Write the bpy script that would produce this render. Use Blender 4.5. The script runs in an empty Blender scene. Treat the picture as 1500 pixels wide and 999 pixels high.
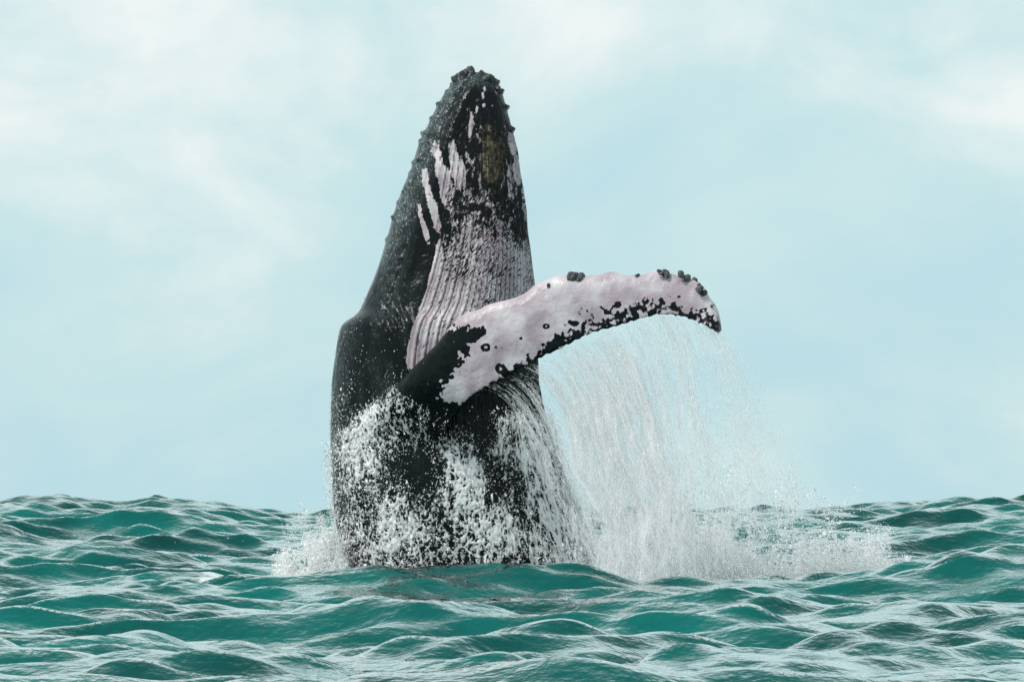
import bpy, math, random
import numpy as np
from mathutils import Vector

rng = np.random.default_rng(7)
random.seed(7)
scene = bpy.context.scene

# ------------------------------------------------------------------ camera
CAM_H = 1.1            # a small boat: eye a little above the water
FPX = 6600.0           # focal length in photo pixels (1500 px wide frame)
HOR = 748.0            # photo row of the true horizon
cam = bpy.data.cameras.new('camera')
cam_o = bpy.data.objects.new('camera', cam)
scene.collection.objects.link(cam_o)
cam.sensor_width = 36.0
cam.lens = 36.0 * FPX / 1500.0
cam.shift_y = (HOR - 499.5) / 1500.0
cam.clip_start = 0.5
cam.clip_end = 60000.0
cam_o.location = (0, 0, CAM_H)
cam_o.rotation_euler = (math.radians(90), 0, 0)
scene.camera = cam_o

# ------------------------------------------------------------------ sky
SUN_EL, SUN_AZ = 52.0, -118.0     # azimuth measured from +Y towards +X (negative: left)
world = bpy.data.worlds.new('World')
scene.world = world
world.use_nodes = True
wn, wl = world.node_tree.nodes, world.node_tree.links
wn.clear()
wout = wn.new('ShaderNodeOutputWorld')
bg = wn.new('ShaderNodeBackground')
bg.inputs['Strength'].default_value = 0.1
sky = wn.new('ShaderNodeTexSky')
sky.sky_type = 'NISHITA'
sky.sun_disc = False
sky.sun_elevation = math.radians(SUN_EL)
sky.sun_rotation = math.radians(SUN_AZ)
sky.air_density = 1.0
sky.dust_density = 3.0
tc = wn.new('ShaderNodeTexCoord')
mp = wn.new('ShaderNodeMapping')
mp.inputs['Scale'].default_value = (1.0, 1.0, 1.5)
mp.inputs['Location'].default_value = (9.2, 4.4, 2.6)
wl.new(tc.outputs['Generated'], mp.inputs['Vector'])
cn = wn.new('ShaderNodeTexNoise')
cn.inputs['Scale'].default_value = 13.0
cn.inputs['Detail'].default_value = 9.0
cn.inputs['Roughness'].default_value = 0.55
cn.inputs['Distortion'].default_value = 0.35
wl.new(mp.outputs['Vector'], cn.inputs['Vector'])
cr = wn.new('ShaderNodeValToRGB')          # cloud deck: pale cyan veil to white
e = cr.color_ramp.elements
e[0].position = 0.36; e[0].color = (5.3, 7.75, 8.4, 1)
e[1].position = 0.72; e[1].color = (9.0, 9.6, 9.55, 1)
m_ = e.new(0.52); m_.color = (6.2, 8.25, 8.5, 1)
sx_ = wn.new('ShaderNodeSeparateXYZ'); wl.new(tc.outputs['Generated'], sx_.inputs[0])
er = wn.new('ShaderNodeMapRange'); er.interpolation_type = 'SMOOTHSTEP'
er.inputs['From Min'].default_value = -0.02; er.inputs['From Max'].default_value = 0.13
er.inputs['To Min'].default_value = -0.10; er.inputs['To Max'].default_value = 0.07
wl.new(sx_.outputs['Z'], er.inputs['Value'])
ad = wn.new('ShaderNodeMath'); ad.operation = 'ADD'
wl.new(cn.outputs['Fac'], ad.inputs[0]); wl.new(er.outputs['Result'], ad.inputs[1])
wl.new(ad.outputs[0], cr.inputs['Fac'])
mx = wn.new('ShaderNodeMix'); mx.data_type = 'RGBA'
mx.inputs['Factor'].default_value = 0.93   # almost closed overcast
wl.new(sky.outputs['Color'], mx.inputs['A'])
wl.new(cr.outputs['Color'], mx.inputs['B'])
wl.new(mx.outputs['Result'], bg.inputs['Color'])
wl.new(bg.outputs['Background'], wout.inputs['Surface'])

sun = bpy.data.lights.new('sun', 'SUN')
sun.energy = 3.2
sun.angle = math.radians(10)
sun.color = (1.0, 0.96, 0.92)
sun_o = bpy.data.objects.new('sun', sun)
scene.collection.objects.link(sun_o)
az, el = math.radians(SUN_AZ), math.radians(SUN_EL)
to_sun = Vector((math.sin(az) * math.cos(el), math.cos(az) * math.cos(el), math.sin(el)))
sun_o.rotation_euler = to_sun.to_track_quat('Z', 'Y').to_euler()
sky.sun_elevation = math.asin(to_sun.z)
sky.sun_rotation = math.atan2(to_sun.x, to_sun.y)

scene.view_settings.view_transform = 'Standard'
scene.view_settings.look = 'None'
scene.view_settings.exposure = 0.0
scene.view_settings.gamma = 1.0
scene.cycles.max_bounces = 32
scene.cycles.diffuse_bounces = 24
scene.cycles.transmission_bounces = 24
scene.cycles.glossy_bounces = 4
scene.cycles.transparent_max_bounces = 48

# ------------------------------------------------------------------ helpers
def px2w(px, py, d):
    """photo pixel -> world point on the plane y = d"""
    return np.array([(px - 750.0) * d / FPX, d, CAM_H + (HOR - py) * d / FPX])

def sstep(a, b, x):
    t = np.clip((x - a) / (b - a), 0, 1)
    return t * t * (3 - 2 * t)

_perm = np.random.default_rng(3).permutation(256)
_perm = np.concatenate([_perm, _perm, _perm])
_grad = np.random.default_rng(4).normal(size=(256, 3))
_grad /= np.linalg.norm(_grad, axis=1)[:, None]
def perlin(p):
    p = np.asarray(p, float)
    i = np.floor(p).astype(int)
    f = p - i
    i &= 255
    u = f * f * f * (f * (f * 6 - 15) + 10)
    r = 0
    for a in (0, 1):
        for b in (0, 1):
            for c in (0, 1):
                h = _perm[_perm[_perm[(i[:, 0] + a) & 255] + ((i[:, 1] + b) & 255)] + ((i[:, 2] + c) & 255)]
                g = _grad[h]
                dd = g[:, 0] * (f[:, 0] - a) + g[:, 1] * (f[:, 1] - b) + g[:, 2] * (f[:, 2] - c)
                w = (u[:, 0] if a else 1 - u[:, 0]) * (u[:, 1] if b else 1 - u[:, 1]) * (u[:, 2] if c else 1 - u[:, 2])
                r = r + w * dd
    return r * 1.6
def fbm(p, o=4, gain=0.5):
    p = np.asarray(p, float)
    s, a = 0, 1.0
    for k in range(o):
        s = s + a * perlin(p * 2.03 ** k + 17.3 * k)
        a *= gain
    return s

def mesh_obj(name, verts, faces, mat, parent=None, smooth=True):
    """faces: (n,3) or (n,4) int array"""
    me = bpy.data.meshes.new(name)
    v = np.asarray(verts, dtype=np.float32); f = np.asarray(faces, dtype=np.int32)
    k = f.shape[1]
    me.vertices.add(len(v)); me.vertices.foreach_set('co', v.ravel())
    me.loops.add(f.size); me.loops.foreach_set('vertex_index', f.ravel())
    me.polygons.add(len(f))
    me.polygons.foreach_set('loop_start', np.arange(0, f.size, k, dtype=np.int32))
    me.polygons.foreach_set('loop_total', np.full(len(f), k, dtype=np.int32))
    me.update(calc_edges=True)
    me.validate()
    if smooth:
        me.polygons.foreach_set('use_smooth', np.ones(len(me.polygons), dtype=bool))
    if mat: me.materials.append(mat)
    o = bpy.data.objects.new(name, me)
    scene.collection.objects.link(o)
    if parent: o.parent = parent
    return o

def tag(o, label=None, cat=None, group=None, kind=None):
    if label: o['label'] = label
    if cat: o['category'] = cat
    if group: o['group'] = group
    if kind: o['kind'] = kind
    return o

def set_attr(me, name, arr):
    a = me.attributes.new(name, 'FLOAT', 'POINT')
    a.data.foreach_set('value', np.asarray(arr, dtype=np.float32))

class NT:
    """tiny node builder"""
    def __init__(s, name):
        s.m = bpy.data.materials.new(name); s.m.use_nodes = True
        s.n, s.l = s.m.node_tree.nodes, s.m.node_tree.links
        s.n.clear()
        s.out = s.n.new('ShaderNodeOutputMaterial')
    def put(s, sock, v):
        if hasattr(v, 'links') or isinstance(v, bpy.types.NodeSocket): s.l.new(v, sock)
        else: sock.default_value = v
    def math(s, op, a, b=0.0, clamp=False):
        n = s.n.new('ShaderNodeMath'); n.operation = op; n.use_clamp = clamp
        s.put(n.inputs[0], a); s.put(n.inputs[1], b); return n.outputs[0]
    def rng(s, v, a, b, c=0.0, d=1.0):
        n = s.n.new('ShaderNodeMapRange'); n.interpolation_type = 'SMOOTHSTEP'
        s.put(n.inputs['Value'], v); n.inputs['From Min'].default_value = a; n.inputs['From Max'].default_value = b
        n.inputs['To Min'].default_value = c; n.inputs['To Max'].default_value = d
        return n.outputs['Result']
    def mix(s, f, a, b):
        n = s.n.new('ShaderNodeMix'); n.data_type = 'RGBA'
        s.put(n.inputs['Factor'], f); s.put(n.inputs['A'], a); s.put(n.inputs['B'], b); return n.outputs['Result']
    def attr(s, name):
        n = s.n.new('ShaderNodeAttribute'); n.attribute_name = name; return n.outputs['Fac']
    def coords(s, scale=(1, 1, 1), rot=(0, 0, 0)):
        t = s.n.new('ShaderNodeTexCoord'); m = s.n.new('ShaderNodeMapping')
        m.inputs['Scale'].default_value = scale; m.inputs['Rotation'].default_value = rot
        s.l.new(t.outputs['Object'], m.inputs['Vector']); return m.outputs['Vector']
    def noise(s, vec, scale, detail=4, rough=0.5, dist=0.0):
        n = s.n.new('ShaderNodeTexNoise'); s.put(n.inputs['Vector'], vec)
        n.inputs['Scale'].default_value = scale; n.inputs['Detail'].default_value = detail
        n.inputs['Roughness'].default_value = rough; n.inputs['Distortion'].default_value = dist
        return n.outputs['Fac']
    def bump(s, h, strength, dist, normal=None):
        n = s.n.new('ShaderNodeBump'); n.inputs['Strength'].default_value = strength; n.inputs['Distance'].default_value = dist
        s.put(n.inputs['Height'], h)
        if normal is not None: s.l.new(normal, n.inputs['Normal'])
        return n.outputs['Normal']
    def principled(s, **kw):
        p = s.n.new('ShaderNodeBsdfPrincipled')
        for k, v in kw.items(): s.put(p.inputs[k], v)
        s.l.new(p.outputs[0], s.out.inputs['Surface']); return p

# ------------------------------------------------------------------ materials
def mat_water():
    t = NT('sea_water')
    c = t.coords((1, 1, 1))
    cs = t.coords((0.8, 1.0, 1.0), (0, 0, math.radians(12)))
    r1 = t.noise(cs, 3.6, 4, 0.5, 0.3)
    r2 = t.noise(cs, 10.5, 3, 0.5, 0.2)
    h = t.math('ADD', r1, t.math('MULTIPLY', r2, 0.42))
    nrm = t.bump(h, 0.42, 0.10)
    big = t.noise(c, 0.35, 3)
    col = t.mix(t.rng(big, 0.3, 0.7), (0.0005, 0.044, 0.041, 1), (0.0016, 0.115, 0.103, 1))
    # thin streaks and patches of residual foam
    f1 = t.noise(t.coords((0.55, 1.0, 1.0), (0, 0, math.radians(-9))), 1.1, 7, 0.65, 0.9)
    foam = t.math('MULTIPLY', t.rng(t.math('ADD', f1, t.attr('foam')), 0.70, 0.86), 0.85)
    col2 = t.mix(foam, col, (0.70, 0.74, 0.74, 1))
    rough = t.math('ADD', t.math('MULTIPLY', foam, 0.5), 0.07)
    fr = t.n.new('ShaderNodeFresnel'); fr.inputs['IOR'].default_value = 1.34; t.l.new(nrm, fr.inputs['Normal'])
    fac = t.rng(fr.outputs[0], 0.03, 0.44, 0.015, 0.97)
    d = t.n.new('ShaderNodeBsdfDiffuse'); t.put(d.inputs['Color'], col2); t.l.new(nrm, d.inputs['Normal'])
    g = t.n.new('ShaderNodeBsdfGlossy'); t.put(g.inputs['Roughness'], rough); t.l.new(nrm, g.inputs['Normal'])
    g.inputs['Color'].default_value = (0.95, 0.98, 0.97, 1)
    mxs = t.n.new('ShaderNodeMixShader'); t.put(mxs.inputs[0], fac)
    t.l.new(d.outputs[0], mxs.inputs[1]); t.l.new(g.outputs[0], mxs.inputs[2])
    t.l.new(mxs.outputs[0], t.out.inputs['Surface'])
    return t.m

def mat_skin():
    t = NT('whale_skin')
    c = t.coords()
    white = t.attr('white'); fleck = t.attr('fleck'); groove = t.attr('groove')
    algae = t.attr('algae'); grey = t.attr('grey')
    cz = t.coords((1, 1, 0.5))
    n1 = t.noise(cz, 15.0, 5, 0.65, 0.4)
    n2 = t.noise(cz, 46.0, 3, 0.6, 0.3)
    nz = t.math('ADD', t.math('MULTIPLY', t.math('SUBTRACT', n1, 0.5), 1.5), t.math('MULTIPLY', t.math('SUBTRACT', n2, 0.5), 1.25))
    w = t.math('ADD', white, nz)
    # short slanted scratches across the pleats
    fv = t.coords((1, 1, 1), (0, math.radians(-38), 0))
    mpf = t.n.new('ShaderNodeMapping'); mpf.inputs['Scale'].default_value = (58, 15, 15); t.l.new(fv, mpf.inputs['Vector'])
    fn = t.noise(mpf.outputs['Vector'], 1.0, 2, 0.5, 0.6)
    fl = t.math('MULTIPLY', t.rng(t.math('ADD', fn, t.math('MULTIPLY', fleck, 0.22)), 0.665, 0.765), t.rng(fleck, 0.05, 0.3))
    wm = t.math('MULTIPLY', t.rng(w, -0.12, 0.16), t.math('SUBTRACT', 1.0, fl))
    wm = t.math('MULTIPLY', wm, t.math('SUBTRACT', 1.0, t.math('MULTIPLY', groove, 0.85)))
    dark = t.mix(grey, (0.0035, 0.0055, 0.006, 1), (0.065, 0.085, 0.088, 1))
    dk = t.mix(t.rng(n2, 0.54, 0.66), dark, (0.42, 0.45, 0.45, 1))
    dark = t.mix(t.math('MULTIPLY', grey, 1.15, True), dark, dk)
    pale = t.mix(t.rng(t.noise(c, 3.0, 4), 0.35, 0.7), (0.36, 0.295, 0.33, 1), (0.53, 0.49, 0.515, 1))
    col = t.mix(wm, dark, pale)
    am = t.math('MULTIPLY', t.rng(t.math('ADD', algae, t.math('MULTIPLY', nz, 1.5)), 0.25, 1.0), t.rng(algae, 0.02, 0.3, 0.0, 0.8))
    acol = t.mix(t.rng(n1, 0.35, 0.65), (0.016, 0.013, 0.006, 1), (0.10, 0.082, 0.048, 1))
    col = t.mix(am, col, acol)
    nb = t.bump(t.noise(c, 30.0, 4, 0.6), 0.4, 0.014, t.bump(t.noise(c, 5.0, 3, 0.5), 0.5, 0.06))
    rough = t.rng(n1, 0.3, 0.7, 0.10, 0.30)
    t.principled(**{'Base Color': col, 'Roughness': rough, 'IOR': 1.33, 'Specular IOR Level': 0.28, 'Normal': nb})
    return t.m

def mat_foam(name, col=(0.94, 0.94, 0.95, 1), trans=0.45, clear=0.3):
    t = NT(name)
    d = t.n.new('ShaderNodeBsdfDiffuse'); d.inputs['Color'].default_value = col
    tr = t.n.new('ShaderNodeBsdfTranslucent'); tr.inputs['Color'].default_value = col
    m = t.n.new('ShaderNodeMixShader'); m.inputs[0].default_value = trans
    t.l.new(d.outputs[0], m.inputs[1]); t.l.new(tr.outputs[0], m.inputs[2])
    g = t.n.new('ShaderNodeBsdfTransparent')
    m2 = t.n.new('ShaderNodeMixShader'); m2.inputs[0].default_value = clear
    t.l.new(m.outputs[0], m2.inputs[1]); t.l.new(g.outputs[0], m2.inputs[2])
    t.l.new(m2.outputs[0], t.out.inputs['Surface'])
    return t.m

def thin_film(m):
    """where the sheet of water is thin the skin shows through"""
    nt = m.node_tree; nn, ll = nt.nodes, nt.links
    a = nn.new('ShaderNodeAttribute'); a.attribute_name = 'thick'
    r = nn.new('ShaderNodeMapRange'); r.inputs['From Min'].default_value = 0.0; r.inputs['From Max'].default_value = 0.17
    r.inputs['To Min'].default_value = 0.78; r.inputs['To Max'].default_value = 0.05
    ll.new(a.outputs['Fac'], r.inputs['Value'])
    mixn = [n for n in nn if n.type == 'MIX_SHADER' and n.outputs[0].is_linked and n.outputs[0].links[0].to_node.type == 'OUTPUT_MATERIAL'][0]
    ll.new(r.outputs['Result'], mixn.inputs[0])
    return m

def mat_barnacle():
    t = NT('barnacle_shell')
    c = t.coords()
    n = t.noise(c, 40.0, 4, 0.6)
    col = t.mix(t.rng(n, 0.45, 0.7), (0.012, 0.016, 0.017, 1), (0.16, 0.17, 0.165, 1))
    t.principled(**{'Base Color': col, 'Roughness': 0.55, 'Normal': t.bump(n, 0.6, 0.02)})
    return t.m

M_WATER, M_SKIN, M_BARN = mat_water(), mat_skin(), mat_barnacle()
M_FILM = thin_film(mat_foam('foam_film', (0.97, 0.97, 0.97, 1), 0.2, 0.0))
M_FOAM = mat_foam('white_water', (0.99, 0.99, 0.99, 1), 0.5, 0.12)
M_ROPE = mat_foam('water_strings', (0.99, 0.985, 0.99, 1), 0.5, 0.80)
M_SPRAY = mat_foam('spray_drops', (0.995, 0.985, 0.99, 1), 0.5, 0.72)

# ------------------------------------------------------------------ sea
def grade(x0, step, growth, end):
    out, s, x = [], step, x0
    while x < end:
        s *= growth; x += s; out.append(x)
    return np.array(out)
xs_mid = np.arange(-9.0, 9.0001, 0.065)
xs_r = grade(9.0, 0.065, 1.06, 6000.0)
XS = np.concatenate([-xs_r[::-1] , xs_mid, xs_r])
ys_mid = np.arange(26.0, 95.0, 0.115)
ys_f = grade(ys_mid[-1], 0.115, 1.028, 16000.0)
ys_b = grade(-26.0, 0.115, 1.12, 600.0)
YS = np.concatenate([-ys_b[::-1], ys_mid, ys_f])
SPX, SPY = np.gradient(XS), np.gradient(YS)

wave_rng = np.random.default_rng(21)
NW = 110
W_LAM = np.exp(wave_rng.uniform(np.log(0.34), np.log(7.5), NW))
W_TH = np.radians(wave_rng.normal(-90 + 10, 36, NW))
W_PH = wave_rng.uniform(0, 2 * np.pi, NW)
W_SL = 0.25 * math.sqrt(2.0 / NW) * wave_rng.uniform(0.5, 1.4, NW) * np.where(W_LAM < 1.1, 1.55, 1.0) * np.where(W_LAM < 2.2, 1.3, np.where(W_LAM > 4, 0.6, 0.9))

def swell(x, y):
    px = 750 + FPX * x / np.maximum(y, 20.0)
    # long background swell, crest near y = 86
    cp = [-900, -600, -300, -100, 0, 60, 100, 150, 190, 240, 300, 350, 430, 500, 900, 1100, 1250, 1320, 1400, 1480, 1650, 1900, 2400]
    cv = [741, 731, 743, 729, 738, 734, 734, 741, 741, 731, 736, 745, 754, 755, 748, 747, 745, 742, 737, 731, 730, 742, 733]
    xb = (np.array(cp) - 750) * 86 / FPX
    zb = CAM_H + (HOR - np.array(cv) - 4.5) * 86 / FPX
    hb = np.interp(x, xb, zb)
    yb = 86 + 1.5 * np.sin(x * 0.21 + 0.6)
    prof = np.where(y < yb, sstep(yb - 25, yb, y), 1 - sstep(yb, yb + 17, y))
    z = hb * prof
    # ridge just in front of the whale
    fp = [-700, -300, 0, 200, 400, 500, 560, 700, 800, 870, 950, 1050, 1130, 1180, 1300, 1400, 1500, 1650, 2000]
    fv = [880, 850, 872, 866, 842, 831, 829, 841, 838, 832, 837, 836, 829, 838, 820, 796, 790, 815, 860]
    xf = (np.array(fp) - 750) * 54.5 / FPX
    zf = CAM_H + (HOR - np.array(fv)) * 54.5 / FPX - 0.16
    hf = np.interp(x, xf, zf)
    yf = 54.5 + 0.5 * np.sin(x * 0.7 + 1.0)
    d = y - yf
    z = z + hf * np.exp(-np.where(d < 0, (d / 1.7) ** 2, (d / 5.0) ** 2))
    for (cx, cy, sx, sy, a, rot) in BUMPS:
        c, s = math.cos(rot), math.sin(rot)
        u = (x - cx) * c + (y - cy) * s; v = -(x - cx) * s + (y - cy) * c
        z = z + a * np.exp(-(u / sx) ** 2 - np.where(v < 0, (v / (sy * 0.8)) ** 2, (v / (sy * 1.4)) ** 2))
    return z
BUMPS = [(-0.95, 38.0, 1.15, 1.0, 0.30, 0.05), (4.2, 42.5, 1.5, 1.1, 0.20, 0.1), (-3.2, 35.0, 0.7, 0.7, 0.12, 0.0),
         (1.2, 47.0, 1.8, 1.0, 0.10, -0.1), (-4.4, 47.5, 1.2, 0.9, 0.16, 0.12), (2.0, 36.5, 0.9, 0.8, 0.12, 0.15),
         (-2.2, 45.0, 1.5, 0.9, 0.1, -0.1), (5.5, 36.0, 1.0, 0.9, 0.15, 0.1),
         (-9.0, 40.0, 1.6, 1.2, 0.2, 0.1), (9.5, 45.0, 1.6, 1.2, 0.2, -0.1)]

gx, gy = np.meshgrid(XS, YS)
shp = gx.shape
gx, gy = gx.ravel(), gy.ravel()
sp = np.maximum(SPX[None, :], SPY[:, None]).ravel()
z = swell(gx, gy) * (sstep(3000, 200, np.hypot(gx, gy)))
far = np.hypot(gx, gy - 60) > 90
px_, py_ = gx.copy(), gy.copy()
# distant low swell, long wavelengths only
for lam, th, ph, a in ((34, -88, 1.0, 0.17), (22, -70, 2.2, 0.11), (14, -112, 0.4, 0.08), (47, -100, 4.0, 0.15), (11, -80, 5.0, 0.05)):
    k = 2 * math.pi / lam; t = math.radians(th)
    fade = sstep(1.6, 6.0, lam / sp) * sstep(96, 120, gy)
    z += fade * a * (np.sin(k * (gx * math.cos(t) + gy * math.sin(t)) + ph) - 0.6)
chop = np.zeros_like(z)
for lam, th, ph, sl in zip(W_LAM, W_TH, W_PH, W_SL):
    k = 2 * math.pi / lam; a = sl / k
    ok = lam / sp > 2.2
    fade = sstep(2.2, 5.0, lam / sp[ok])
    c_, s_ = math.cos(th), math.sin(th)
    ar = k * (gx[ok] * c_ + gy[ok] * s_) + ph
    sn, cs = np.sin(ar), np.cos(ar)
    chop[ok] += fade * a * sn
    px_[ok] += fade * a * (0.92 if lam > 1 else 0.6) * cs * c_
    py_[ok] += fade * a * (0.92 if lam > 1 else 0.6) * cs * s_
z += chop
verts = np.stack([px_, py_, z], 1)
nx, ny = len(XS), len(YS)
ii, jj = np.meshgrid(np.arange(ny - 1), np.arange(nx - 1), indexing='ij')
q = (ii * nx + jj).ravel()
sea = mesh_obj('sea', verts, np.stack([q, q + 1, q + nx + 1, q + nx], 1), M_WATER)
sea['kind'] = 'structure'
# where foam gathers: round the whale, on crests
fo = 0.26 * np.exp(-((gx + 3.6) / 2.2) ** 2 - ((gy - 62) / 3.5) ** 2) + 0.34 * np.exp(-((gx - 1.6) / 3.6) ** 2 - ((gy - 60.5) / 3.0) ** 2)
fo += 0.16 * np.exp(-((gx + 0.3) / 3.4) ** 2 - ((gy - 56.8) / 1.6) ** 2)
fo += 0.10 * sstep(0.10, 0.26, chop) * sstep(300, 40, gy)
set_attr(sea.data, 'foam', fo)
SEA_Z = z.reshape(shp)
def sea_height(x, y):
    i = np.clip(np.searchsorted(YS, y), 1, ny - 1); j = np.clip(np.searchsorted(XS, x), 1, nx - 1)
    return SEA_Z[i, j]

# ------------------------------------------------------------------ whale body
WY = 60.0
PROFILE = np.array([  # photo row, left edge, right edge, throat axis
    (106, 688, 710, 699), (109, 678, 718, 699), (115, 669, 724, 699), (125, 661, 730, 700), (140, 649, 737, 703), (160, 637, 743, 705),
    (180, 627, 748, 706), (220, 610, 758, 707), (270, 592, 766, 706), (320, 576, 772, 704), (370, 560, 777, 700),
    (410, 546, 781, 694), (440, 534, 784, 688), (456, 527, 785, 684), (464, 517, 786, 681), (470, 507, 786, 679), (477, 500, 786, 678),
    (490, 495, 787, 675), (520, 491, 787, 670), (560, 487, 790, 664), (600, 485, 798, 662), (640, 484, 810, 662),
    (690, 485, 826, 664), (740, 489, 841, 668), (790, 497, 856, 676), (830, 508, 866, 684), (900, 530, 880, 700),
    (960, 570, 870, 712), (1000, 630, 830, 722), (1020, 690, 780, 732)], float)
SC = FPX / WY   # photo pixels per metre at the whale
def body_params(z):
    py = HOR - (z - CAM_H) * SC
    r = [np.interp(py, PROFILE[:, 0], PROFILE[:, k]) for k in (1, 2, 3)]
    xl, xr, xc = [(v - 750) / SC for v in r]
    hw = (xr - xl) / 2
    return xl, xr, xc, 0.86 * hw
def body_point(th, z):
    """th: 0 = throat (towards -Y), +90 deg = right (+X), -90 = left"""
    xl, xr, xc, ry = body_params(z)
    c, s = np.cos(th), np.sin(th)
    e_ = 0.92
    sx = np.sign(s) * np.abs(s) ** e_; cy = np.sign(c) * np.abs(c) ** e_
    ax = np.where(s > 0, xr - xc, xc - xl)
    return np.stack([xc + ax * sx, WY - ry * cy, z + 0 * th], -1)
NB, NT_ = 240, 120
zt, zb_ = CAM_H + (HOR - 106) / SC, CAM_H + (HOR - 1020) / SC
tt = np.linspace(0, 1, NB)
zz = zt + (zb_ - zt) * (0.5 * tt + 0.5 * tt ** 1.7)
ths = np.linspace(0, 2 * np.pi, NT_, endpoint=False)
TH, ZZ = np.meshgrid(ths, zz)
bv = body_point(TH.ravel(), ZZ.ravel())
def ring_faces(nr, nc):
    f = []
    a = np.arange(nc)
    for i in range(nr - 1):
        f.append(np.stack([i * nc + a, i * nc + (a + 1) % nc, (i + 1) * nc + (a + 1) % nc, (i + 1) * nc + a], 1))
    return np.concatenate(f)
bf = ring_faces(NB, NT_)
def with_caps(v, f, nr, nc):
    n = len(v)
    v = np.concatenate([v, v[:nc].mean(0)[None], v[-nc:].mean(0)[None]])
    a = np.arange(nc); b = (a + 1) % nc
    tri = np.concatenate([np.stack([b, a, np.full(nc, n)], 1), np.stack([(nr - 1) * nc + a, (nr - 1) * nc + b, np.full(nc, n + 1)], 1)])
    return v, [tuple(r) for r in f.tolist()] + [tuple(r) for r in tri.tolist()]
bvv, bff = with_caps(bv, bf, NB, NT_)

# flipper: stations (leading px, trailing px, distance, thickness m)
FL = [((515, 628), (628, 700), 59.35, 0.62), ((536, 604), (640, 668), 59.05, 0.62), ((565, 575), (652, 634), 58.72, 0.56), ((603, 541), (668, 605), 58.42, 0.46), ((640, 504), (690, 582), 58.22, 0.38),
      ((671, 466), (722, 563), 58.1, 0.34), ((705, 451), (757, 545), 58.02, 0.32), ((742, 439), (795, 525), 57.95, 0.30),
      ((785, 418), (832, 507), 57.9, 0.28), ((830, 403), (868, 490), 57.85, 0.26), ((875, 402), (905, 479), 57.8, 0.24),
      ((915, 402), (940, 468), 57.75, 0.22), ((950, 399), (970, 462), 57.7, 0.20), ((985, 401), (1000, 467), 57.65, 0.18),
      ((1012, 409), (1022, 475), 57.6, 0.16), ((1034, 427), (1033, 479), 57.55, 0.12), ((1049, 450), (1045, 485), 57.5, 0.09), ((1057, 484), (1053, 490), 57.5, 0.045)]
SS = np.linspace(0, len(FL) - 1, 150)
def cr_interp(vals, s):
    """Catmull-Rom through the stations"""
    vals = np.asarray(vals, float)
    n = len(vals)
    i = np.clip(np.floor(s).astype(int), 0, n - 2); t = (s - i)[:, None] if vals.ndim > 1 else s - i
    g = lambda k: vals[np.clip(k, 0, n - 1)]
    p0, p1, p2, p3 = g(i - 1), g(i), g(i + 1), g(i + 2)
    return 0.5 * (2 * p1 + (p2 - p0) * t + (2 * p0 - 5 * p1 + 4 * p2 - p3) * t ** 2 + (3 * p1 - p0 - 3 * p2 + p3) * t ** 3)
LE = cr_interp([px2w(a[0], a[1], d + 0.10) for a, b, d, t in FL], SS)
TE = cr_interp([px2w(b[0], b[1], d - 0.14) for a, b, d, t in FL], SS)
TK = cr_interp([t for a, b, d, t in FL], SS)
# scalloped leading edge
fs = SS / SS[-1]
scal = 0.034 * np.sin(SS * 3.1 + 0.6) * sstep(5, 8, SS) * sstep(17, 14.5, SS) + 0.012 * np.sin(SS * 7.3) * sstep(6, 9, SS) * sstep(17, 15, SS)
cd = (LE - TE); cl = np.linalg.norm(cd, axis=1)[:, None]
LE = LE + cd / cl * scal[:, None]
te_n = (0.018 * np.sin(SS * 9.1 + 2) + 0.012 * np.sin(SS * 17.3)) * sstep(11, 13, SS)
TE = TE + cd / cl * te_n[:, None]
NC = 40
ang = np.linspace(0, 2 * np.pi, NC, endpoint=False)
u_ = (1 + np.cos(ang)) / 2                      # 1 = leading, 0 = trailing
tkp = np.sin(ang) * (0.18 + 0.82 * u_ ** 0.75)
axis = np.gradient((LE + TE) / 2, axis=0); axis /= np.linalg.norm(axis, axis=1)[:, None]
nrm = np.cross(axis, cd / cl); nrm /= np.linalg.norm(nrm, axis=1)[:, None]
fv = TE[:, None, :] + (LE - TE)[:, None, :] * u_[None, :, None] + nrm[:, None, :] * (0.5 * TK[:, None] * tkp[None, :])[:, :, None]
fvv, fff = with_caps(fv.reshape(-1, 3), ring_faces(len(SS), NC), len(SS), NC)

tmp = bpy.data.meshes.new('tmp')
off = len(bvv)
tmp.from_pydata(np.concatenate([bvv, fvv]).tolist(), [], bff + [tuple(i + off for i in f) for f in fff])
tmp.update()
import bmesh
bm = bmesh.new(); bm.from_mesh(tmp); bmesh.ops.recalc_face_normals(bm, faces=bm.faces); bm.to_mesh(tmp); bm.free()
tob = bpy.data.objects.new('tmp', tmp); scene.collection.objects.link(tob)
md = tob.modifiers.new('remesh', 'REMESH'); md.mode = 'VOXEL'; md.voxel_size = 0.0185; md.use_smooth_shade = True
dg = bpy.context.evaluated_depsgraph_get()
body_me = bpy.data.meshes.new_from_object(tob.evaluated_get(dg))
bpy.data.objects.remove(tob); bpy.data.meshes.remove(tmp)
body_me.name = 'body'
nv = len(body_me.vertices)
co = np.empty(nv * 3, np.float32); body_me.vertices.foreach_get('co', co); co = co.reshape(-1, 3).astype(float)
ed = np.empty(len(body_me.edges) * 2, np.int32); body_me.edges.foreach_get('vertices', ed); ed = ed.reshape(-1, 2)
deg = np.bincount(ed.ravel(), minlength=nv).astype(float)[:, None]
def lap(v):
    s = np.empty_like(v)
    for k in range(v.shape[1]):
        s[:, k] = np.bincount(ed[:, 0], weights=v[ed[:, 1], k], minlength=nv) + np.bincount(ed[:, 1], weights=v[ed[:, 0], k], minlength=nv)
    return s / deg
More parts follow.
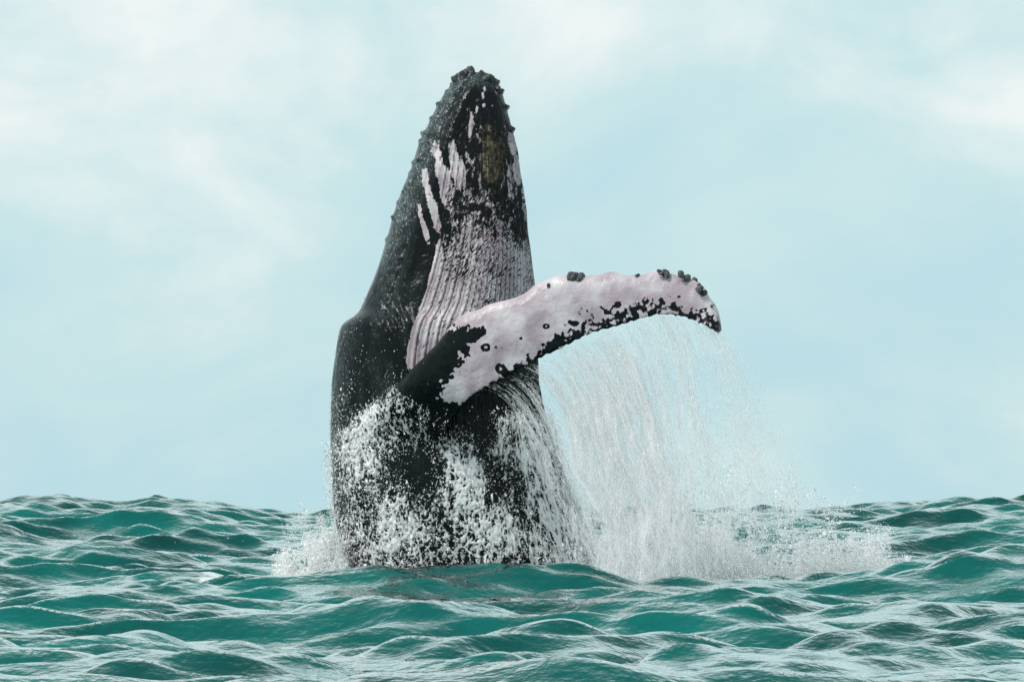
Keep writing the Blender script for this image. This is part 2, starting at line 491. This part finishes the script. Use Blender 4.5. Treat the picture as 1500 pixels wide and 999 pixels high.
def depth_in_body(c):
    xl, xr, xc, ry = body_params(c[:, 2])
    dx = c[:, 0] - xc
    ax = np.where(dx > 0, xr - xc, xc - xl)
    return np.sqrt((dx / ax) ** 2 + ((c[:, 1] - WY) / ry) ** 2)
rel = depth_in_body(co)
root = np.exp(-((co[:, 0] - (585 - 750) / SC) / 0.75) ** 2 - ((co[:, 2] - (CAM_H + (HOR - 612) / SC)) / 0.7) ** 2)
wj = (sstep(0.9, 1.0, rel) * sstep(1.75, 1.05, rel) * sstep(0.25, 0.75, root))[:, None]
for _ in range(60): co += wj * 0.6 * (lap(co) - co)
for _ in range(4): co += 0.5 * (lap(co) - co)

# design coordinates: photo pixel of the point (at its true distance)
PX = 750 + FPX * co[:, 0] / co[:, 1]
PY = HOR - FPX * (co[:, 2] - CAM_H) / co[:, 1]
rel = depth_in_body(co)
# distance to the flipper mid-surface: which points belong to the flipper
mid = (LE + TE) / 2
cpx = 750 + FPX * mid[:, 0] / mid[:, 1]; cpy = HOR - FPX * (mid[:, 2] - CAM_H) / mid[:, 1]
is_fl = sstep(1.03, 1.16, rel) * (PX > 515) * (PY < 720) * (PY > 370) * ((PX > 560) | (PY > 560)) * (co[:, 1] < 59.2)
is_fl = np.maximum(is_fl, ((PX > 800) & (PY < 520)).astype(float))
body_me.vertices.foreach_set('co', co.astype(np.float32).ravel()); body_me.update()
no = np.empty(nv * 3, np.float32); body_me.vertices.foreach_get('normal', no); no = no.reshape(-1, 3).astype(float)

xl, xr, xc, ry = body_params(co[:, 2])
dx = co[:, 0] - xc
theta = np.arctan2(dx / np.where(dx > 0, xr - xc, xc - xl), -(co[:, 1] - WY) / ry)
BPX = 750 + SC * co[:, 0]; BPY = HOR - SC * (co[:, 2] - CAM_H)     # orthographic body coordinates
front = sstep(-0.1, 0.25, np.cos(theta))
body = 1 - is_fl
nz3 = fbm(co * 3.0, 4); nz8 = fbm(co * 8.0 + 5, 3)

# --- pleats
lb = np.interp(BPY, [150, 200, 250, 300, 340, 380, 430, 480, 520, 580], [668, 655, 646, 640, 638, 634, 624, 606, 596, 592])
in_throat = sstep(-6, 10, BPX - lb) * sstep(150, 210, BPY) * sstep(720, 640, BPY) * front * body
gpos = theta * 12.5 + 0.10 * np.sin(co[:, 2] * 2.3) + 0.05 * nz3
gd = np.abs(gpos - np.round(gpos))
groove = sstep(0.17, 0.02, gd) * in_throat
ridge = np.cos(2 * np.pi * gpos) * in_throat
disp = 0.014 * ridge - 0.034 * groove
# folds at the jaw corner, left of the pleats
fold = np.exp(-((BPX - 582) / 22) ** 2 - ((BPY - 490) / 42) ** 2) * front * body
disp += 0.022 * np.sin((BPX - 0.45 * (BPY - 480)) * 0.42) * fold
# mouth line: lip of the lower jaw against the upper jaw
ml = np.interp(BPY, [104, 125, 160, 200, 250, 300, 350, 400, 440, 480], [700, 684, 663, 648, 632, 616, 600, 586, 574, 566])
dm = (BPX - ml)
mouth = np.exp(-(dm / 3.0) ** 2) * sstep(500, 430, BPY) * (np.cos(theta) > -0.1) * body
disp += -0.022 * mouth * (1 + nz8) + 0.028 * np.exp(-((dm - 14) / 9) ** 2) * sstep(480, 400, BPY) * sstep(110, 140, BPY) * (np.cos(theta) > -0.1) * body
# soft muscle undulation on the flank and flipper
disp += 0.018 * fbm(co * 1.3 + 3, 2) * body + 0.012 * fbm(co * 2.2 + 9, 3) * is_fl
# tubercles along the upper jaw
tr_ = np.random.default_rng(5)
tub = [(628, 172), (613, 206), (601, 237), (594, 252), (580, 296), (574, 318), (563, 350), (640, 152), (620, 196), (651, 132), (660, 122), (669, 114),
       (690, 108), (705, 109), (727, 122), (742, 158), (751, 190), (735, 134)]
for k in range(26):
    t = tr_.uniform(120, 350)
    l_ = np.interp(t, PROFILE[:, 0], PROFILE[:, 1]); m__ = np.interp(t, [104, 125, 160, 200, 250, 300, 350], [700, 684, 663, 648, 632, 616, 600])
    tub.append((l_ + tr_.uniform(0.12, 0.75) * (m__ - l_), t))
for i, (a, b) in enumerate(tub):
    r = (3.6 if i < 18 else tr_.uniform(2.0, 3.2))
    g = np.exp(-(((BPX - a) ** 2 + (BPY - b) ** 2) / r ** 2)) * (np.cos(theta) > -0.25) * body
    disp += (0.05 if i < 18 else 0.028) * g
co += no * disp[:, None]
body_me.vertices.foreach_set('co', co.astype(np.float32).ravel()); body_me.update()

# --- pigmentation, plus sheen painted in as grey
def ell(x, y, a, b, rx, ry_, rot=0.0):
    c, s = math.cos(rot), math.sin(rot)
    u = (x - a) * c + (y - b) * s; v = -(x - a) * s + (y - b) * c
    return 1 - np.sqrt((u / rx) ** 2 + (v / ry_) ** 2)
white = np.full(nv, -1.2)
inth = sstep(-4, 6, BPX - lb) * front
main = -0.30 + 1.05 * sstep(290, 400, BPY) * inth - 1.3 * (1 - inth) - 0.45 * sstep(215, 165, BPY) - 0.25 * sstep(660, 690, BPX) * sstep(290, 240, BPY)
main += -0.55 * sstep(742, 765, BPX) * sstep(420, 330, BPY) + 0.25 * nz8
main += 0.45 * sstep(180, 230, BPY) * sstep(330, 270, BPY) * sstep(735, 755, BPX)
main -= 0.5 * sstep(675, 650, BPX) * sstep(420, 350, BPY)
main -= 2.0 * sstep(525, 572, BPY + 10 * nz3) + 2.0 * sstep(735, 765, BPX) * sstep(480, 515, BPY)
white = np.where(front > 0.05, main + 0.55 * fbm(co * np.array([15, 15, 6.0]) + 4, 3) * sstep(430, 320, BPY), white)
for (a, b, rx, ry_, rot) in ((650, 264, 10, 54, -0.2), (633, 298, 7, 48, -0.24), (622, 332, 5, 30, -0.25), (666, 240, 7, 38, -0.16), (690, 190, 3, 16, 0.1), (679, 262, 3, 22, -0.1),
                             (757, 252, 5, 22, -0.1), (750, 214, 6, 17, -0.1), (768, 300, 4, 24, -0.1)):
    el_ = ell(BPX, BPY, a, b, rx, ry_, rot) + 0.18 * nz8 + 0.12 * fbm(co * 22, 2)
    white = np.maximum(white, np.clip(2.4 * el_, -1.2, 0.95) * front - (1 - front))
# scarred, speckled chin
white += 0.35 * sstep(130, 190, BPY) * sstep(340, 260, BPY) * inth * np.clip(0.4 + fbm(co * np.array([7, 7, 4.0]) + 8, 3), -1, 1)
white += 1.3 * np.exp(-((BPX - 700) / 34) ** 2 - ((BPY - 150) / 34) ** 2) * front * (0.5 + fbm(co * np.array([16, 16, 5.0]), 2))
# lower jaw rim: black
white -= 0.8 * np.exp(-((dm - 14) / 11) ** 2) * (BPY < 470)
fleck = sstep(0, 20, BPX - lb) * sstep(250, 300, BPY) * sstep(540, 500, BPY) * front * body
fleck *= 0.55 + 0.45 * sstep(430, 330, BPY) + 0.4 * nz3
algae = np.clip(1.15 * ell(BPX, BPY, 722, 236, 32, 60, -0.05) + 0.1, 0, 1) * front * body
grey = np.clip(sstep(10, -14, dm) * sstep(420, 330, BPY) * 0.75 + 0.25 * np.exp(-((BPX - 570) / 22) ** 2 - ((BPY - 420) / 50) ** 2), 0, 1) * body  # upper jaw strip and patch below: grey texture with sky sheen painted in
grey *= 0.65 + 0.5 * nz8
flank = sstep(640, 590, BPX) * sstep(330, 430, BPY) * body
grey = grey + flank * (0.16 * np.clip(fbm(co * np.array([5, 5, 1.6]) + 21, 4), 0, 1) + 0.12 * np.exp(-((BPX - 512) / 14) ** 2 - ((BPY - 500) / 40) ** 2))
grey = np.clip(grey + 0.35 * np.exp(-((BPX - 705) / 30) ** 2 - ((BPY - 118) / 12) ** 2), 0, 1)

# flipper pigmentation in its own (along, across) frame
flip = np.full(nv, 0.85)
lead_y = np.interp(PX, [750 + FPX * p[0] / p[1] for p in LE], [HOR - FPX * (p[2] - CAM_H) / p[1] for p in LE])
te_x = np.array([750 + FPX * p[0] / p[1] for p in TE]); te_y = np.array([HOR - FPX * (p[2] - CAM_H) / p[1] for p in TE])
trail_y = np.interp(PX, te_x, te_y)
dt = trail_y - PY                             # rows above the trailing edge
band = np.interp(PX, [680, 715, 760, 800, 850, 900, 950, 1000, 1050, 1060], [3, 5, 12, 24, 34, 30, 24, 20, 26, 30])
flip -= 1.25 * sstep(1.6, 0.1, dt / band) * sstep(660, 720, PX)
flip += (0.8 * nz8 + 0.9 * fbm(co * 17.0, 2)) * sstep(2.0, 1.0, dt / band)
dk = np.maximum(ell(PX, PY, 640, 528, 62, 30, -0.85), ell(PX, PY, 690, 492, 26, 10, -0.35))
dk = np.maximum(dk, ell(PX, PY, 600, 575, 50, 45, -0.8))
dk = np.maximum(dk, ell(PX, PY, 560, 620, 75, 60, 0))
dk = np.maximum(dk, np.where(PX < 720, (PY - 588) / 14.0, -9.0))
flip -= 3.0 * sstep(-0.15, 0.35, dk + 0.35 * nz8 + 0.25 * fbm(co * 18, 2))
for (a, b, r) in ((712, 509, 8), (733, 540, 10), (800, 478, 6), (815, 500, 7), (905, 447, 6), (842, 474, 6), (945, 440, 6), (1030, 455, 5), (995, 435, 3), (726, 509, 2.5), (735, 509, 2), (763, 496, 3)):
    rr = np.hypot(PX - a, (PY - b) * 1.15)
    rr = rr * (1 + 0.25 * nz8)
    flip -= 1.5 * np.exp(-((rr - r * 0.6) / (r * 0.38)) ** 2) + (0.4 * np.exp(-(rr / (r * 0.25)) ** 2))
back_side = sstep(0.15, 0.5, no[:, 1]) * is_fl
flip = flip - 1.4 * back_side
white = white * body + flip * is_fl
groove *= body
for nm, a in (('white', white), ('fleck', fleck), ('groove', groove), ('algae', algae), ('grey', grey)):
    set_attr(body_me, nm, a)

whale = bpy.data.objects.new('humpback_whale', None)
scene.collection.objects.link(whale)
whale.location = (0.0, 0.0, 0.0)
tag(whale, 'black humpback whale leaping upright from the sea, pale pleated throat, one white flipper outstretched', 'whale')
body_me.materials.clear(); body_me.materials.append(M_SKIN)
body_me.polygons.foreach_set('use_smooth', np.ones(len(body_me.polygons), dtype=bool))
body_o = bpy.data.objects.new('body', body_me)
scene.collection.objects.link(body_o); body_o.parent = whale
body_o['label'] = 'black skinned body with pale grooved throat and long white spotted flipper'

# --- barnacles
def barnacle(center, normal, size, n, seed, spread):
    r = np.random.default_rng(seed)
    n_ = Vector(normal).normalized(); q_ = n_.to_track_quat('Z', 'Y')
    V, F = [], []
    for k in range(n):
        rad = size * r.uniform(0.6, 1.1); hgt = rad * r.uniform(0.9, 1.5)
        ox, oy = r.normal(0, spread, 2); seg = 9
        lean = r.normal(0, 0.25, 2)
        base = len(V)
        for (rr, hh) in ((1.0, -0.6), (0.98, 0.15), (0.72, 0.75), (0.5, 1.0), (0.36, 0.9), (0.2, 0.45)):
            for s in range(seg):
                a = 2 * math.pi * s / seg
                j = 1 + 0.12 * math.sin(a * 4 + k)
                p = Vector((ox + lean[0] * hh * hgt + rad * rr * j * math.cos(a), oy + lean[1] * hh * hgt + rad * rr * j * math.sin(a), hh * hgt))
                V.append(Vector(center) + q_ @ p)
        for i in range(5):
            for s in range(seg):
                a, b = base + i * seg + s, base + i * seg + (s + 1) % seg
                F.append((a, b, b + seg, a + seg))
    return mesh_obj('barnacle', np.array([tuple(v) for v in V]), np.array(F), M_BARN, whale, smooth=False)
def surf_at(px, py, near_front=True):
    d = (PX - px) ** 2 + (PY - py) ** 2
    k = np.argsort(d)[:12]
    k = k[np.argmin(co[k, 1])]
    return co[k], no[k]
for i, (a, b, sz, n, sp_, nrm_) in enumerate((
        (674, 113, 0.048, 4, 0.04, (-0.5, -0.2, 0.9)), (687, 106, 0.054, 4, 0.03, (-0.15, -0.2, 1)), (722, 118, 0.046, 4, 0.03, (0.5, -0.2, 0.9)), (731, 133, 0.030, 3, 0.02, (0.9, -0.4, 0.3)),
        (842, 396, 0.048, 6, 0.07, (0.05, -0.1, 1)), (797, 417, 0.025, 2, 0.03, (-0.1, -0.3, 1)), (932, 401, 0.024, 2, 0.03, (0.0, -0.2, 1)), (976, 401, 0.046, 5, 0.05, (0.15, -0.1, 1)),
        (1010, 409, 0.046, 5, 0.05, (0.5, -0.1, 0.9)), (1027, 424, 0.044, 5, 0.055, (0.8, -0.2, 0.7)), (1043, 447, 0.028, 3, 0.04, (0.95, -0.1, 0.3)))):
    c_, n_ = surf_at(a, b)
    barnacle(c_, nrm_, sz, n, 100 + i, sp_)

# ------------------------------------------------------------------ white water
TETRA = np.array([(1, 1, 1), (1, -1, -1), (-1, 1, -1), (-1, -1, 1)], float) / math.sqrt(3)
TETRA_F = np.array([(0, 1, 2), (0, 3, 1)])      # an open, bent fleck of water: light gets in from every side
OCT = np.array([(1, 0, 0), (-1, 0, 0), (0, 1, 0), (0, -1, 0), (0, 0, 1), (0, 0, -1)], float)
OCT_F = np.array([(0, 2, 4), (2, 1, 4), (1, 3, 4), (3, 0, 4), (2, 0, 5), (1, 2, 5), (3, 1, 5), (0, 3, 5)])
def drops(pos, size, stretch, dirs, seed, octa=False):
    """stacks droplets as small solids; returns verts, faces"""
    r = np.random.default_rng(seed)
    n = len(pos)
    base, bf_ = (OCT, OCT_F) if octa else (TETRA, TETRA_F)
    q = r.normal(size=(n, 4)); q /= np.linalg.norm(q, axis=1)[:, None]
    w, x, y, z_ = q.T
    R = np.stack([1 - 2 * (y * y + z_ * z_), 2 * (x * y - w * z_), 2 * (x * z_ + w * y), 2 * (x * y + w * z_), 1 - 2 * (x * x + z_ * z_), 2 * (y * z_ - w * x), 2 * (x * z_ - w * y), 2 * (y * z_ + w * x), 1 - 2 * (x * x + y * y)], 1).reshape(n, 3, 3)
    v = np.einsum('nij,kj->nki', R, base)
    d = dirs / np.maximum(np.linalg.norm(dirs, axis=1), 1e-6)[:, None]
    al = np.einsum('nki,ni->nk', v, d)
    v = v + ((stretch - 1)[:, None] * al)[:, :, None] * d[:, None, :]
    v = v * size[:, None, None] + pos[:, None, :]
    f = bf_[None] + (np.arange(n) * len(base))[:, None, None]
    return v.reshape(-1, 3), f.reshape(-1, 3)
def join(*vf):
    V, F, o = [], [], 0
    for v, f in vf:
        V.append(v); F.append(f + o); o += len(v)
    return np.concatenate(V), np.concatenate(F)

# --- water sheeting down the body: a lace of foam with real holes
def cover(px, py):
    """how much white water lies over the skin (photo rows/columns of the body)"""
    c = -0.24 + 0.16 * sstep(600, 830, py)
    top = np.interp(px, [480, 525, 560, 590, 625, 700], [650, 612, 585, 563, 592, 600])
    c = c - 1.1 * sstep(top + 14, top - 12, py)
    g = lambda a, b, rx, ry_, rot=0.0: np.exp(-np.clip(1 - ell(px, py, a, b, rx, ry_, rot), 0, 9) ** 2)
    c += 0.62 * g(552, 610, 22, 40, 0.75)
    c += 0.22 * g(530, 680, 36, 60)
    c += 0.50 * g(690, 715, 34, 105, -0.62)
    c += 0.30 * g(765, 660, 26, 95, -0.30)
    c += 0.30 * g(690, 790, 80, 36)
    c += 0.12 * g(560, 790, 60, 40)
    c += 0.15 * g(820, 780, 40, 70, -0.2)
    c -= 0.40 * g(675, 625, 46, 30)
    c -= 0.35 * g(730, 705, 18, 60, -0.5)
    c -= 0.30 * g(600, 690, 40, 30)
    c -= 0.25 * g(507, 560, 20, 60)
    return c
na, nz_ = 560, 400
tha = np.linspace(-1.75, 1.75, na); zla = np.linspace(CAM_H + (HOR - 870) / SC, CAM_H + (HOR - 540) / SC, nz_)
TA, ZA = np.meshgrid(tha, zla)
P = body_point(TA.ravel(), ZA.ravel())
bx, by = 750 + SC * P[:, 0], HOR - SC * (P[:, 2] - CAM_H)
slant = 0.35 * sstep(680, 800, bx)
Q = np.stack([P[:, 0] + slant * P[:, 2], P[:, 1], P[:, 2] * (0.58 - 0.3 * sstep(690, 780, bx))], 1)
warp = np.stack([fbm(Q * 3 + 11, 3), fbm(Q * 3 + 31, 3), fbm(Q * 3 + 51, 3)], 1) * 0.14
n_1 = np.abs(perlin((Q + warp) * 4.5)); n_2 = np.abs(perlin((Q + warp) * 9.5 + 7)); n_3 = np.abs(perlin((Q + 0.5 * warp) * 19.0 + 3)); r3 = perlin(Q * 30 + 3)
big = fbm(Q * 1.6 + 2, 3)
net = np.maximum(np.maximum(0.11 - n_1, 0.10 - n_2), 0.085 - n_3)
field = net + 0.36 * cover(bx, by) + 0.15 * big + 0.13 * r3 + 0.10 * perlin(Q * 46 + 9) - 0.02
keep = field > 0
nrm_b = np.stack([np.sin(TA.ravel()), -np.cos(TA.ravel()), 0 * TA.ravel()], 1)
# lie on whatever skin is outermost there (the flipper root stands proud of the flank)
bpy.context.view_layer.update()
for k_ in np.flatnonzero((bx > 505) & (bx < 700) & (by > 538) & (by < 740) & (field > -0.25)):
    n__ = Vector(nrm_b[k_])
    hit, loc_, nn_, _i = body_o.ray_cast(Vector(P[k_]) + n__ * 1.6, -n__)
    if hit: P[k_] = loc_
P = P + nrm_b * (0.016 + 0.05 * np.clip(field, 0, 0.35) + 0.010 * r3)[:, None]
ii, jj = np.meshgrid(np.arange(nz_ - 1), np.arange(na - 1), indexing='ij')
q = (ii * na + jj).ravel()
quad = np.stack([q, q + 1, q + na + 1, q + na], 1)
quad = quad[keep[quad].sum(1) >= 3]
used = np.zeros(len(P), bool); used[quad.ravel()] = True
remap = np.cumsum(used) - 1
film_v, film_f = P[used], remap[quad]
film_f = np.concatenate([film_f[:, [0, 1, 2]], film_f[:, [0, 2, 3]]])
# clots and drops thrown just off the skin
dr = np.random.default_rng(12)
cand = np.flatnonzero(field > -0.22)
wgt = np.clip(field[cand] + 0.22, 0, 0.5); wgt = wgt / wgt.sum()
k = dr.choice(cand, 34000, p=wgt)
pos = P[k] + nrm_b[k] * np.abs(dr.normal(0, 0.045, len(k)))[:, None] + dr.normal(0, 0.015, (len(k), 3))
dv = drops(pos, np.exp(dr.normal(math.log(0.0050), 0.55, len(k))), dr.uniform(1, 2.2, len(k)), np.tile([[0.12, 0, -1.0]], (len(k), 1)) + dr.normal(0, 0.25, (len(k), 3)), 1)
# fine beads of water all over the dark flank
tb = dr.uniform(-1.5, -0.15, 4200); zb2 = CAM_H + (HOR - dr.uniform(430, 640, 4200)) / SC
pb = body_point(tb, zb2); nb2 = np.stack([np.sin(tb), -np.cos(tb), 0 * tb], 1)
okb = dr.random(4200) < np.clip(-0.12 + 0.9 * sstep(500, 640, HOR - (zb2 - CAM_H) * SC) + 0.8 * fbm(pb * 2.5, 2), 0.02, 1)
pb = (pb + nb2 * 0.02)[okb]
dv2 = drops(pb, np.exp(dr.normal(math.log(0.0046), 0.5, len(pb))), dr.uniform(1, 2.5, len(pb)), np.tile([[0.0, 0, -1.0]], (len(pb), 1)), 3)
V, F = join((film_v, film_f), dv, dv2)
o = mesh_obj('cascading_water', V, F, M_FILM, smooth=True)
set_attr(o.data, 'thick', np.concatenate([np.clip(field[used], 0, 1), np.full(len(V) - len(film_v), 0.13)]))
tag(o, 'lacy white water streaming down the black flank of the whale', 'water', kind='stuff')

# --- curtain of water falling off the flipper's trailing edge
def curtain(n, s0, s1, seed, size, vx, drift, conc, spread, power=1.0):
    r = np.random.default_rng(seed)
    s = s0 + (s1 - s0) * r.random(n * 3) ** power
    strand = 0.45 + 0.75 * perlin(np.stack([s * 3.3, s * 0 + seed, s * 0], 1)) + 0.6 * perlin(np.stack([s * 13.0, s * 0 + seed, s * 0 + 5], 1))
    s = s[r.random(len(s)) < np.clip(strand, 0.02, 1) ** conc][:n]
    n = len(s)
    p0 = np.stack([np.interp(s, SS, TE[:, k]) for k in range(3)], 1)
    H = p0[:, 2] - 0.15
    f = r.random(n) ** 0.85
    t = np.sqrt(f)
    p = p0.copy()
    br = fbm(np.stack([s * 2.5, f * 3.5, s * 0 + seed], 1), 3)
    p[:, 0] += vx * t + drift * f * (0.5 + 0.5 * br) + r.normal(0, 1, n) * spread * (0.06 + 0.8 * f) + 0.16 * br * f
    p[:, 1] += r.normal(0, 1, n) * (0.03 + 0.22 * f) + 0.25 * f * br
    p[:, 2] -= f * H
    dirs = np.stack([np.full(n, vx) + 0.0 * f, r.normal(0, 0.1, n), -2 * H * t - 0.4], 1)
    sz = np.exp(r.normal(math.log(size), 0.62, n))
    return drops(p, sz, r.uniform(1.5, 5.0, n), dirs, seed + 50)
def ropes(n, s0, s1, seed, width, vx, drift, lmin, lmax):
    '''strings and sheets of falling water, thinning to points at both ends'''
    r = np.random.default_rng(seed)
    s = s0 + (s1 - s0) * r.random(n * 4)
    st = 0.4 + 0.8 * perlin(np.stack([s * 3.3, s * 0 + seed, s * 0], 1)) + 0.7 * perlin(np.stack([s * 13.0, s * 0 + seed, s * 0 + 5], 1))
    s = s[r.random(len(s)) < np.clip(st, 0.02, 1)][:n]; n = len(s)
    nr_ = 9
    f0 = r.random(n) ** 1.2 * 0.8 - 0.02; ln = r.uniform(lmin, lmax, n)
    p0 = np.stack([np.interp(s, SS, TE[:, k]) for k in range(3)], 1)
    H = p0[:, 2] - 0.1
    offx, offy = r.normal(0, 1, n), r.normal(0, 1, n)
    w0 = np.exp(r.normal(math.log(width), 0.55, n)); ph = r.uniform(0, 50, n)
    V = np.zeros((n, nr_, 4, 3))
    for i_ in range(nr_):
        u = i_ / (nr_ - 1); f = np.clip(f0 + ln * u, 0.0, 1.05); t = np.sqrt(f)
        br = fbm(np.stack([s * 2.5, f * 3.5, s * 0 + seed], 1), 3)
        wob = perlin(np.stack([ph, f * 14, s * 0], 1))
        c = np.stack([p0[:, 0] + vx * t + drift * f * (0.5 + 0.5 * br) + 0.16 * br * f + offx * 0.10 * (0.05 + f) + 0.02 * wob, p0[:, 1] + offy * (0.03 + 0.2 * f), p0[:, 2] - f * H], 1)
        w = w0 * (math.sin(math.pi * (0.04 + 0.92 * u)) ** 0.8) * (1 + 0.6 * perlin(np.stack([ph + 9, f * 22, s * 0], 1)))
        for a_ in range(4):
            V[:, i_, a_, 0] = c[:, 0] + w * (1, 0, -1, 0)[a_]; V[:, i_, a_, 1] = c[:, 1] + 0.5 * w * (0, 1, 0, -1)[a_]; V[:, i_, a_, 2] = c[:, 2]
    a = np.arange(4); fl = []
    for i_ in range(nr_ - 1):
        A, B = i_ * 4 + a, i_ * 4 + (a + 1) % 4
        fl += [np.stack([A, B, B + 4], 1), np.stack([A, B + 4, A + 4], 1)]
    fl = np.concatenate(fl)
    return V.reshape(-1, 3), (fl[None] + (np.arange(n) * nr_ * 4)[:, None, None]).reshape(-1, 3)
V, F = join(curtain(13000, 4.6, 6.6, 9, 0.0044, 1.15, 0.25, 1.6, 0.06),
            curtain(46000, 6.3, 9.6, 1, 0.0046, 1.0, 0.40, 1.6, 0.09),
            curtain(42000, 7.4, 12.5, 2, 0.0040, 0.70, 0.35, 1.6, 0.10),
            curtain(26000, 10.0, 17.0, 3, 0.0036, 0.55, 0.45, 1.5, 0.16),
            curtain(12000, 12.0, 17.0, 4, 0.0030, 1.0, 0.7, 1.0, 0.30))
o = mesh_obj('falling_water', V, F, M_SPRAY, smooth=False)
V, F = join(ropes(130, 4.6, 7.0, 9, 0.012, 1.15, 0.25, 0.10, 0.35), ropes(420, 6.3, 9.6, 1, 0.020, 1.0, 0.40, 0.12, 0.45),
            ropes(300, 7.4, 12.5, 2, 0.012, 0.70, 0.35, 0.08, 0.30), ropes(220, 10, 17, 3, 0.007, 0.55, 0.45, 0.05, 0.20))
o2 = mesh_obj('water_sheet', V, F, M_ROPE, smooth=True)
tag(o2, 'slanting strings and sheets of clear water falling from the white flipper', 'water', kind='stuff')
tag(o, 'thin veil of water pouring off the edge of the white flipper', 'water', kind='stuff')

# --- splashes where the body breaks the surface
def splash(n, cx, cy, wx, wy, hgt, seed, size, lean=0.0, jets=9):
    r = np.random.default_rng(seed)
    x = r.uniform(-1, 1, n); y = r.normal(0, 0.5, n)
    env = np.clip(1 - np.abs(x) ** 5, 0, 1) * (0.62 + 0.38 * perlin(np.stack([x * jets * 0.5, x * 0 + seed, x * 0], 1)) + 0.3 * perlin(np.stack([x * jets * 1.7, x * 0 + seed, x * 0 + 3], 1)))
    f = r.random(n) ** 1.15 * 1.15
    z_ = f * env * hgt
    px = cx + x * wx + lean * f + r.normal(0, 0.03, n); py = cy + y * wy
    clump = fbm(np.stack([px * 2.6, py * 1.0, z_ * 2.6], 1), 3)
    ok = clump + 0.55 - 0.45 * f > r.random(n) * 0.9 - 0.15
    pos = np.stack([px, py, sea_height(px, py) - 0.05 + np.maximum(z_, 0)], 1)[ok]
    m = len(pos)
    return drops(pos, np.exp(r.normal(math.log(size), 0.55, m)) * (1 - 0.45 * np.clip(f[ok], 0, 1)), r.uniform(1, 1.8, m), r.normal(0, 1, (m, 3)), seed + 7, octa=False)
def mounds(n, cx, cy, wx, wy, hgt, seed):
    """billows of aerated water at the foot of a splash: overlapping lumpy clots"""
    r = np.random.default_rng(seed)
    x = r.normal(0, 0.45, n); y = r.normal(0, 0.4, n)
    pos = np.stack([cx + x * wx, cy + y * wy, 0 * x], 1)
    env = np.exp(-(x / 0.6) ** 2)
    pos[:, 2] = sea_height(pos[:, 0], pos[:, 1]) - 0.05 + r.random(n) ** 1.3 * hgt * env
    return drops(pos, np.exp(r.normal(math.log(0.011), 0.5, n)), r.uniform(0.8, 1.5, n), r.normal(0, 1, (n, 3)), seed + 3, octa=False)
V, F = join(splash(80000, -2.48, 59.3, 0.5, 0.5, 1.3, 31, 0.0092, -0.2, 5), mounds(12000, -2.45, 59.3, 0.42, 0.4, 0.8, 32))
o = mesh_obj('splash', V, F, M_FOAM, smooth=False)
tag(o, 'small white splash against the dark back of the whale at the waterline', 'splash', kind='stuff')
V, F = join(splash(140000, 2.55, 59.6, 2.75, 0.8, 1.85, 41, 0.0108, 0.1, 13), mounds(16000, 2.2, 59.3, 2.6, 0.7, 0.6, 42))
o = mesh_obj('splash', V, F, M_FOAM, smooth=False)
tag(o, 'broad white splash where the water from the flipper hits the sea', 'splash', kind='stuff')
V, F = join(splash(12000, 0.0 - 0.8, 58.2, 1.9, 0.2, 0.6, 51, 0.008, 0.0, 11), mounds(900, -0.8, 58.35, 1.5, 0.15, 0.2, 52))
o = mesh_obj('splash', V, F, M_FOAM, smooth=False)
tag(o, 'low churned white water along the belly of the whale', 'splash', kind='stuff')
r = np.random.default_rng(77)
pos = np.stack([r.normal(-3.4, 1.0, 160), r.normal(59.5, 0.6, 160), CAM_H + (HOR - r.uniform(600, 800, 160)) / SC - 0.2], 1)
pos2 = np.stack([r.uniform(-2.6, 4.2, 500), r.normal(58.8, 0.7, 500), CAM_H + (HOR - r.uniform(520, 800, 500)) / SC], 1)
pos = np.concatenate([pos, pos2])
V, F = drops(pos, np.exp(r.normal(math.log(0.005), 0.4, len(pos))), np.ones(len(pos)) * 1.3, r.normal(0, 1, (len(pos), 3)), 5, octa=True)
o = mesh_obj('flying_drops', V, F, M_SPRAY, smooth=True)
tag(o, 'scattered single water drops in the air around the whale', 'water', kind='stuff')
